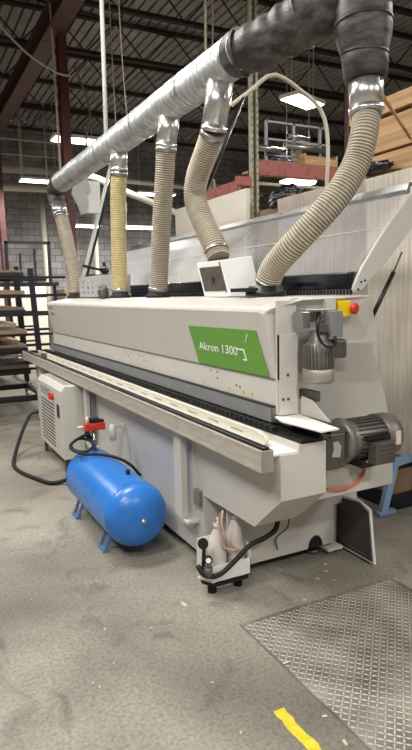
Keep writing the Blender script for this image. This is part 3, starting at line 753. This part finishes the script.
def tape(b):
    random.seed(2); L = []; Rr = []
    n = 12
    for i in range(n+1):
        y = 1.735 - i*.03
        x = 1.163 + .004*math.sin(i*1.3)
        L.append((x-.022+random.uniform(-.005,.005), y)); Rr.append((x+.026+random.uniform(-.005,.005), y))
    prism(b, L + Rr[::-1], 'Z', .0006, .0016)
single('floor_marking', tape, M['tape'], 'worn yellow paint stripe on the concrete beside the tread plate', 'marking')
def chip(x, y, s, a):
    def f(b):
        m_ = Matrix.Translation((x, y, 0)) @ Matrix.Rotation(a, 4, 'Z')
        bx(b, -s, s, -s*.4, s*.4, 0.0005, .004, m_)
    return f
random.seed(11)
spots = [(2.31,2.27,.02),(1.35,1.95,.012),(1.50,2.12,.008),(1.18,2.62,.02),(1.30,1.62,.010),(1.28,1.48,.012),(.98,1.70,.006),(.75,2.6,.006),(.8,3.1,.006),(.6,2.2,.006),(1.95,2.5,.012),(2.05,2.55,.01),(2.1,2.62,.012),(2.02,2.44,.008),(.95,2.5,.006),(1.4,2.45,.008),(1.02,2.0,.006),(.72,3.9,.014),(1.62,1.7,.006),(1.75,2.35,.009)]
for i, (x, y, s) in enumerate(spots):
    if 1.335 < x < 2.31 and y < 2.31:
        o = single('wood_chip', lambda b, x=x, y=y, s=s: bx(b, x-s, x+s, y-s*.4, y+s*.4, .0095, .013), M['debris'], 'pale wood chip lying on the tread plate', 'wood chip', 'wood chips on the tread plate')
    else:
        o = single('wood_chip', chip(x, y, s, random.uniform(0,3)), M['debris'], 'pale wood chip lying on the concrete floor', 'wood chip', 'wood chips on the concrete')
single('wire_scrap', lambda b: tube(b, spline([(.70,1.62,.004),(.72,1.66,.006),(.745,1.64,.004),(.73,1.60,.004),(.70,1.585,.004),(.71,1.545,.004),(.74,1.55,.004)], .012), .0025, 6), M['rope'], 'pale curled scrap of string on the floor at the bottom edge', 'string')

# blue bin with cartons at right
bn = thing('blue_stand', 'pale blue steel stand with a sloping leg, behind the feed motor', 'stand', (3.1, 3.2, 0))
def cart(b):
    bar(b, (2.93,3.02,.02), (3.03,3.02,.36), .06, .04); bar(b, (2.88,3.02,.02), (3.04,3.02,.02), .05, .03)
    bar(b, (3.0,3.02,.37), (3.31,3.02,.40), .05, .05); bx(b, 3.27, 3.31, 3.0, 3.04, 0, .37)
    bar(b, (3.02,3.02,.37), (3.02,3.5,.37), .05, .05); bx(b, 2.98, 3.02, 3.46, 3.5, 0, .37)
part('frame', cart, M['paleblue'], bn, .004)
single('carton', lambda b: bx(b, 3.06, 3.25, 3.06, 3.42, .122, .30), M['kraft'], 'brown carton inside the pale blue stand', 'carton')
single('dark_box', lambda b: bx(b, 3.05, 3.26, 3.05, 3.44, .0, .12), M['blacksteel'], 'dark box under the brown carton in the blue stand', 'box')
single('black_sack', lambda b: bx(b, 3.06, 3.30, 3.06, 3.44, .302, .345), M['bag'], 'black sack lying on the brown carton', 'sack', bevel=.015)

# ---------------------------------------------------------------- laminated boards standing behind
def board(x, y0, y1, z0, z1, m, label, th=.05, lean=.0):
    def f(b):
        vs = bx(b, x, x+th, y0, y1, z0, z1)
        for v in vs[4:]: v.co.y += lean
    return single('laminate_board', f, m, label, 'board', bevel=.002)
board(3.40, 3.64, 4.90, 0, 2.50, M['board_taupe'], 'tall taupe wood-grain board standing behind the clear lid', lean=.12)
board(3.34, 2.45, 3.58, 0, 2.46, M['board_light'], 'tall pale wood-grain board at the far right, beside the white lid arm', lean=.12)
board(3.45, 5.70, 6.72, 0, 2.72, M['board_white'], 'tall cream board between the S-shaped hose and the rack post')
board(3.47, 6.74, 7.62, 0, 2.74, M['board_white'], 'tall cream board showing behind the straight greyish hose')
board(3.60, 4.96, 5.66, 0, 2.48, M['kraft'], 'brown hardboard sheet behind the clear lid beside the rack post')
def lump(x, y, z, sx, sy, sz, seed):
    def f(b):
        random.seed(seed)
        bmesh.ops.create_icosphere(b, subdivisions=4, radius=1)
        ph = [random.uniform(0, 6) for _ in range(6)]
        for v in b.verts:
            c = v.co
            k = 1 + .12*math.sin(7*c.x+ph[0])*math.sin(9*c.y+ph[1]) + .08*math.sin(17*c.z+ph[2]+3*c.x) + random.uniform(-.05,.05)
            v.co = Vector((x+c.x*sx*k, y+c.y*sy*k, z+max(c.z,-.55)*sz*k))
    return f
single('waste_bag', lump(3.62, 5.20, 2.55, .10, .27, .12, 1), M['bag'], 'crumpled black bag on the boards below the red rack beam', 'bag', smooth=True)
single('waste_bag', lump(3.42, 3.75, 2.545, .06, .24, .05, 4), M['bag'], 'crumpled black plastic on the pale board under the plywood stack', 'bag', smooth=True)

# ---------------------------------------------------------------- pallet rack
rk = thing('pallet_rack', 'tall pallet rack with cream perforated post and chipped red beam behind the machine', 'rack', (4.3, 6, 0))
def upright(x, y0=5.95, zt=6.2):
    def f(b):
        for s in (-1, 1): bx(b, x+s*.035-.011, x+s*.035+.011, y0, y0+.08, 0, zt)
        bx(b, x-.046, x+.046, y0+.065, y0+.08, 0, zt)
    return f
part('upright', upright(3.73), M['post'], rk, label='cream perforated post')
def punch(b):
    z = .3
    while z < 6.1:
        for s in (-1, 1): bx(b, 3.73+s*.035-.005, 3.73+s*.035+.005, 5.9485, 5.9498, z, z+.025)
        z += .075
part('post_holes', punch, M['dark'], rk)
part('upright', upright(5.12), M['redsteel'], rk, label='dark red post')
part('rear_upright', upright(3.73, 7.0, 3.06), M['post'], rk)
part('rear_upright', upright(5.12, 7.0, 3.06), M['redsteel'], rk)
part('beam', lambda b: bx(b, 3.777, 5.073, 5.95, 6.0, 2.93, 3.10), M['redbeam'], rk, .004, label='chipped red beam')
part('rear_beam', lambda b: bx(b, 3.777,5.073,7.0,7.04,2.93,3.0), M['girder'], rk)
part('low_beam', lambda b: bx(b, 3.777, 5.073, 6.0, 6.04, 2.83, 2.86), M['post'], rk)
part('shelf_deck', lambda b: bx(b, 4.0, 5.073, 6.0, 6.7, 3.08, 3.10), M['wood'], rk)
part('orange_beam', lambda b: (bx(b, 3.5, 3.68, 5.96, 6.02, 2.80, 2.90),), M['redbeam'], rk)
single('chipped_shelf', lambda b: (bx(b, 3.62, 3.68, 6.1, 7.2, 2.76, 2.90), bx(b, 3.56, 3.62, 6.1, 7.3, 2.72, 2.76)), M['redbeam'], 'red board lying across the tops of the cream boards', 'board')
# rollers and bits on the rack
for i, (x0, x1, y, z, r, lab) in enumerate(((3.85, 4.30, 6.1, 3.27, .035, 'silver roller lying on the rack, lowest and nearest the cream post'),
        (4.25, 5.0, 6.12, 3.33, .035, 'long silver roller above the wooden crate on the rack'), (4.35, 4.75, 6.2, 3.47, .03, 'silver roller held highest on the rack'))):
    t = thing('metal_roller', lab, 'roller', ((x0+x1)/2, y, z))
    part('tube', lambda b: cyl(b, (x0,y,z), (x1,y+.1,z+.01), r, seg=16), M['steel'], t)
    part('end_cap', lambda b: cyl(b, (x0-.004,y,z), (x0,y,z), r*.6, seg=12), M['dark'], t)
def stand(b):
    for x in (4.05, 4.45, 4.85):
        bx(b, x-.015, x+.015, 6.2, 6.23, 3.102, 3.62)
    for z in (3.22, 3.40): bx(b, 4.05, 4.95, 6.2, 6.23, z, z+.02)
    bx(b, 4.05, 4.95, 6.2, 6.23, 3.6, 3.62)
single('roller_stand', stand, M['greypaint'], 'open metal frame carrying the silver rollers on the rack', 'frame')
def wcrate(b):
    bx(b, 4.5, 4.52, 6.05, 6.17, 3.102, 3.25); bx(b, 4.98, 5.0, 6.05, 6.17, 3.102, 3.25); bx(b, 4.52, 4.98, 6.05, 6.07, 3.102, 3.2); bx(b, 4.52, 4.98, 6.15, 6.17, 3.102, 3.25)
single('wooden_crate', wcrate, M['wood'], 'open wooden crate on the rack beside the dark red post', 'crate')
single('plastic_wrap', lump(4.3, 6.3, 3.155, .22, .12, .06, 8), mat('purple_wrap', (74,66,92), .4, 0, .3, 9), 'bundle of dark purple plastic wrap on the rack under the rollers', 'wrap', smooth=True)
single('instrument_box', lambda b: bx(b, 4.6, 4.95, 6.24, 6.5, 3.26, 3.38), M['darkmetal'], 'dark grey instrument box on the rack between the rollers', 'box', bevel=.006)
single('shelf_block', lambda b: bx(b, 4.6, 4.95, 6.24, 6.5, 3.205, 3.259), M['wood'], 'wooden block under the grey instrument box', 'block')
# plywood packs on the upper right
pk = [(3.0-.45, 3.0-.22, 'lowest plywood pack on the high shelf at the right', 2.50, 2.66), (0,0,'middle plywood pack on the high shelf at the right, deepest of the three', 2.68, 2.93), (0,0,'topmost plywood pack on the high shelf at the right', 2.95, 3.07)]
for i, (_, _, lab, z0, z1) in enumerate(pk):
    x = 3.50 - (.035 if i == 2 else 0)
    single('plywood_pack', lambda b: bx(b, x, x+1.1, 1.9, 4.05, z0, z1), M['wood'], lab, 'plywood', bevel=.004)
for z, lab in ((2.661, 'lower'), (2.931, 'upper')):
    for y, w_ in ((2.1, 'nearest'), (3.0, 'middle'), (3.9, 'farthest')):
        single('spacer_stick', lambda b: bx(b, 3.56, 4.5, y, y+.08, z, z+.018), M['doorpanel'], 'dark spacer stick in the %s gap of the plywood packs, %s of its row' % (lab, w_), 'spacer')
def shelf(b):
    for y in (2.0, 3.95):
        for x in (3.52, 4.55): bx(b, x-.03, x+.03, y-.03, y+.03, 0, 2.44)
        bx(b, 3.49, 4.58, y-.04, y+.04, 2.44, 2.498)
single('storage_frame', shelf, M['redsteel'], 'red steel frame carrying the plywood packs behind the boards', 'frame')

# ---------------------------------------------------------------- left background racks
def cart_rack(x, y, z1, label, levels, boards, mtl, span=1.0):
    t = thing('panel_rack', label, 'rack', (x, y, 0))
    for yy in (y, y+1.2): part('mast', lambda b: bar(b, (x+.06,yy,.28), (x-.02,yy,z1), .07, .05), mtl, t)
    for z in levels:
        for yy in (y, y+1.2): part('arm', lambda b: bx(b, x-span, x+span*.3, yy-.03, yy+.03, z-.02, z+.015), mtl, t)
    part('base', lambda b: (bx(b, x-1.0, x+.12, y-.03, y+.03, .17, .25), bx(b, x-1.0, x+.12, y+1.17, y+1.23, .17, .25), bx(b, x+.03, x+.09, y+.03, y+1.17, .19, .25)), mtl, t)
    for cx in (x-.9, x+.05):
        for cy in (y, y+1.2):
            part('caster', lambda b: (cyl(b, (cx-.02,cy,.075), (cx+.02,cy,.075), .075, seg=16), bx(b, cx-.03, cx+.03, cy-.02, cy+.02, .12, .165)), M['steel'], t)
    return t
lv = (.62, .85, 1.09, 1.36, 1.62, 1.86)
cart_rack(1.62, 8.3, 1.98, 'nearest black cantilever panel rack on casters at the left', lv, None, M['blacksteel'], 1.5)
random.seed(21)
for i, z in enumerate(lv):
    nb = 2 if i % 2 else 1
    zz = z + .0155
    for k in range(nb):
        h = (.05, .035)[k]
        w0 = random.uniform(.35, .6)
        names = ['just above the rack base', 'second from the bottom', 'third from the bottom', 'on the middle arms', 'second from the top', 'on the topmost arms'][i]
        single('panel_stack', lambda b: bx(b, .25+w0*.3, 1.50, 8.25+.1*k, 9.5, zz+.001, zz+h), (M['kraft'], M['blacksteel'])[ (i+k) % 2], ('brown' , 'dark')[(i+k) % 2] + (' panel stack', ' smaller sheet')[k] + ' on the nearest black rack, ' + names, 'panel')
        zz += h
t2 = cart_rack(1.95, 11.3, 2.15, 'black cantilever panel rack on casters, second row at the left', (.4, .7, 1.0, 1.3, 1.6, 1.95), None, M['blacksteel'], 1.7)
for i, z in enumerate((.4, .7, 1.0, 1.3, 1.6)):
    single('board_stack', lambda b: bx(b, .4, 1.85, 11.2, 12.6, z+.016, z+.13), (M['kraft'], M['wood'], M['board_taupe'])[i%3], ('brown','tan','taupe')[i%3] + ' board stack on the second row rack, ' + ['lowest level','second level','third level','fourth level','top level'][i], 'boards')
single('low_cart', lambda b: (bx(b, .3, 1.7, 7.6, 7.66, .78, .80), bx(b, .3, 1.7, 7.6, 8.2, .755, .779)), M['blacksteel'], 'black platform at the left end of the machine table', 'platform')
single('platform_leg', lambda b: [(bx(b, x-.03, x+.03, 7.7, 7.76, 0.0, .754)) for x in (.4, 1.6)]+[bx(b, .4, 1.6, 7.71, 7.75, .3, .34)], M['blacksteel'], 'black legs under the platform at the left end of the machine table', 'legs')
t3 = cart_rack(4.6, 13.2, 2.4, 'distant black cantilever rack standing behind the hood', (.8, 1.3, 1.75, 2.05), None, M['blacksteel'], .9)
def framebox(b):
    y = 13
    for (x0,x1,z0,z1) in ((2.02,2.08,1.9,2.75),(2.9,2.96,1.9,2.75),(2.02,2.96,2.70,2.76),(2.3,2.34,1.9,2.5),(2.6,2.64,1.9,2.6)): bx(b, x0, x1, y, y+.06, z0, z1)
    bx(b, 1.5, 3.1, y, y+.5, 1.82, 1.9)
    for x in (1.55, 3.0): bx(b, x, x+.06, y+.1, y+.16, 0, 1.82)
single('steel_frame', framebox, M['blacksteel'], 'open black steel frame standing before the block wall at the left', 'frame')
for i, (x0, x1, y, z1, m, lab) in enumerate(((2.4, 3.95, 18.2, 1.9, 'board_white', 'pale board stack near the far wall behind the black rack'), (4.5, 5.75, 18.2, 1.8, 'kraft', 'brown board stack near the far wall behind the hood'), (.4, 2.2, 17.8, 1.7, 'board_white', 'cream board stack near the far wall at the left edge'), (-1.5,.2,17.5,1.5,'board_taupe','taupe board stack at the far left near the wall'))):
    single('pallet_load', lambda b: bx(b, x0, x1, y, y+1.2, 0, z1), M[m], lab, 'pallet load', bevel=.01)

# ---------------------------------------------------------------- pipes, cables and hanging things
def pipe(pts, r, m, label, name='ceiling_pipe', cat='pipe', seg=12):
    single(name, lambda b: tube(b, spline(pts, .1) if len(pts) > 2 else pts, r, seg), m, label, cat)
pipe([(-5,18.6,5.20),(4.6,18.6,5.36)], .13, M['pipe'], 'thick white pipe along the far wall, upper of the two')
pipe([(-5,18.4,4.72),(5.2,18.4,4.80)], .12, M['pipe'], 'thick white pipe along the far wall, lower of the two')
pipe([(3.4,12,3.95),(3.7,12,3.95),(4.4,12,3.70),(4.98,12,3.51),(5.63,12,3.29),(7.2,12,2.8)], .07, M['pipe'], 'white pipe slanting down behind the duct toward the cream boards')
pipe([(3.9,14,4.35),(9.0,14,4.2)], .05, M['pipe'], 'thin horizontal white pipe behind the straight hoses')
pipe([(4.2,19.3,4.9),(4.28,19.3,0)], .09, M['pipe'], 'cream standpipe on the far block wall behind the racks', 'wall_pipe')
pipe([(5.9,19.3,4.9),(5.9,19.3,0)], .07, M['pipe'], 'cream standpipe on the far block wall right of the first hose', 'wall_pipe')
pipe([(2.53,10.2,6.9),(2.60,10.36,4.2),(2.64,10.37,.01)], .018, M['cord'], 'pale conduit running down the dark red column', 'conduit')
pipe([(2.03,6,6.98),(1.99,6,3.2)], .022, M['letter'], 'straight white drop pole hanging from the roof in front of the duct', 'drop_pole')
pipe([(2.25,6.1,6.98),(2.22,6.1,4.5),(2.27,6.1,3.2)], .006, M['rope'], 'thin rope hanging beside the white drop pole', 'hanging_rope', 'rope', 6)
pipe([(3.17,6,6.98),(3.16,6,5),(3.13,6,3.3)], .016, M['post'], 'pale yellow chain hanging behind the duct, nearer the S-shaped hose', 'hanging_chain', 'chain', 6)
pipe([(3.24,6,6.98),(3.25,6,5),(3.20,6,3.3)], .01, M['rope'], 'tan rope hanging next to the pale yellow chain', 'hanging_rope', 'rope', 6)
pipe([(3.05,10.8,5.6),(3.3,10.8,4.9),(3.2,10.8,4.3),(3.4,10.8,3.9)], .02, M['rope'], 'loose tan rope hanging right of the red column', 'hanging_rope', 'rope', 6)
pipe([(1.2,9.5,6.95),(1.45,9.5,5.8),(1.9,9.5,5.25),(2.4,9.5,4.98),(2.62,9.5,4.96)], .016, M['cord'], 'pale cable drooping across the roof girder to the column', 'slack_cable', 'cable')
pipe([(2.886,5,3.32),(3.10,5,3.48),(3.309,5,3.641),(3.48,5,3.63),(3.658,5,3.55),(3.85,5,3.45),(3.967,5,3.30),(4.008,5,3.016),(3.986,5,2.52)], .02, M['cord'], 'pale cable arching from the duct over the rack and down behind the nearest hose', 'arched_cable', 'cable')
pipe([(3.0,5,3.40),(2.586,5,2.54)], .022, M['black'], 'slanting black pole behind the S-shaped hose', 'slanted_pole', 'pole')
pipe([(3.03,5.02,3.40),(2.62,5.02,2.54)], .008, M['steel'], 'thin silver rod lying along the slanting black pole', 'slanted_rod', 'rod')
pipe([(3.05,9,3.6),(2.51,9,1.84),(1.95,9,.0)], .026, M['letter'], 'white slanting pole left of the yellowed hose', 'slanting_pole', 'pole')
pipe([(3.12,9.05,3.6),(2.58,9.05,1.84),(2.02,9.05,0)], .018, M['black'], 'black slanting pole alongside the white one', 'slanted_pole', 'pole')
single('lever_knob', lambda b: (lathe(b, [(0,.02),(.02,.05),(.06,.06),(.1,.05),(.12,.02)], (2.78,8.9,1.97), (1,0,0), 14), cyl(b, (2.50,8.93,2.05), (2.79,8.9,1.98), .02, seg=8)), M['black'], 'black lever knob at the foot of the white slanting pole', 'lever')
pipe([(2.402,2.56,2.66),(3.487,3.391,2.712)], .010, M['wood'], 'thin pale rod running from the nearest duct collar to the plywood packs', 'thin_rod', 'rod')
pipe([(2.9,8.4,6.9),(2.95,8.4,3.5),(3.05,8.4,2.9),(3.0,8.4,2.6)], .008, M['cord'], 'thin pale loop of cable beside the yellowed hose', 'slack_cable', 'cable', 6)
wb = thing('hanging_box', 'white square box with grey cloth hanging beneath the far end of the duct', 'box', (2.5, 8.5, 2.8))
part('case', lambda b: bx(b, 2.42, 2.66, 8.4, 8.5, 2.76, 3.2), M['white'], wb, .004)
part('cloth', lambda b: prism(b, [(2.28,3.15),(2.24,3.0),(2.32,2.85),(2.36,2.72),(2.42,2.74),(2.46,2.9),(2.44,3.0),(2.50,3.1),(2.46,3.22)], 'Y', 8.34, 8.39), M['crate'], wb)
part('bracket', lambda b: bx(b, 2.60, 2.69, 8.50, 10.4, 3.1, 3.14), M['steel'], wb)
def catwalk(b):
    for x in (2.2, 3.3, 4.0, 4.5): cyl(b, (x,17.5,4.9), (x,17.5,6.9), .02, seg=6)
    bar(b, (1.8,17.5,5.9), (4.8,17.5,5.9), .03, .04); bar(b, (1.8,17.5,5.5), (4.8,17.5,5.5), .03, .03)
single('pipe_hangers', catwalk, M['pipe'], 'thin pale hanger rods and rails above the white pipes', 'hangers')

# perforated crate on the hood
cr = thing('plastic_crate', 'grey perforated plastic crate sitting on the far end of the hood', 'crate', (1.9, 6.2, 1.573))
def crate(b):
    x0,x1,y0,y1,z0,z1 = 1.80,2.10,5.75,6.60,1.573,1.80
    bx(b, x0, x1, y0, y1, z0, z0+.01)
    for z, h in ((z0,.04),(z0+.07,.026),(z0+.125,.026),(z1-.05,.05)):
        bx(b, x0, x1, y0, y0+.012, z, z+h); bx(b, x0, x1, y1-.012, y1, z, z+h)
        bx(b, x0, x0+.012, y0+.012, y1-.012, z, z+h); bx(b, x1-.012, x1, y0+.012, y1-.012, z, z+h)
    for k in range(5):
        y = y0+.012+(y1-y0-.124)*k/4
        for xa in (x0+.001, x1-.011): bx(b, xa, xa+.01, y, y+.1, z0+.01, z1-.01)
    for k in range(3):
        x = x0+.012+(x1-x0-.094)*k/2
        for ya in (y0+.001, y1-.011): bx(b, x, x+.07, ya, ya+.01, z0+.01, z1-.01)
part('basket', crate, M['crate'], cr)
single('cable_bundle', lump(1.78, 5.66, 1.62, .05, .07, .08, 15), M['darkmetal'], 'tangled dark fittings between the crate and the yellowed hose', 'fittings', smooth=True)

# ---------------------------------------------------------------- camera, world
import mathutils
U = Vector((-.022,1,82.2/590)).normalized(); D = Vector((-306,75.5,-590)).normalized(); D = (D-U*D.dot(U)).normalized(); Rr = D.cross(U)
cam = bpy.data.cameras.new('camera'); co = bpy.data.objects.new('camera', cam); C.objects.link(co)
mw = Matrix(((Rr.x,Rr.y,Rr.z,0),(D.x,D.y,D.z,0),(U.x,U.y,U.z,1.6),(0,0,0,1)))
co.matrix_world = mw
cam.sensor_fit = 'HORIZONTAL'; cam.sensor_width = 36; cam.lens = 590/412*36; cam.clip_start = .05; cam.clip_end = 100
bpy.context.scene.camera = co
w = bpy.data.worlds.new('world'); bpy.context.scene.world = w; w.use_nodes = True
w.node_tree.nodes['Background'].inputs[0].default_value = (.6,.62,.65,1); w.node_tree.nodes['Background'].inputs[1].default_value = .3
vs = bpy.context.scene.view_settings
vs.view_transform = 'Standard'; vs.look = 'None'; vs.exposure = 0; vs.gamma = 1; vs.use_curve_mapping = False
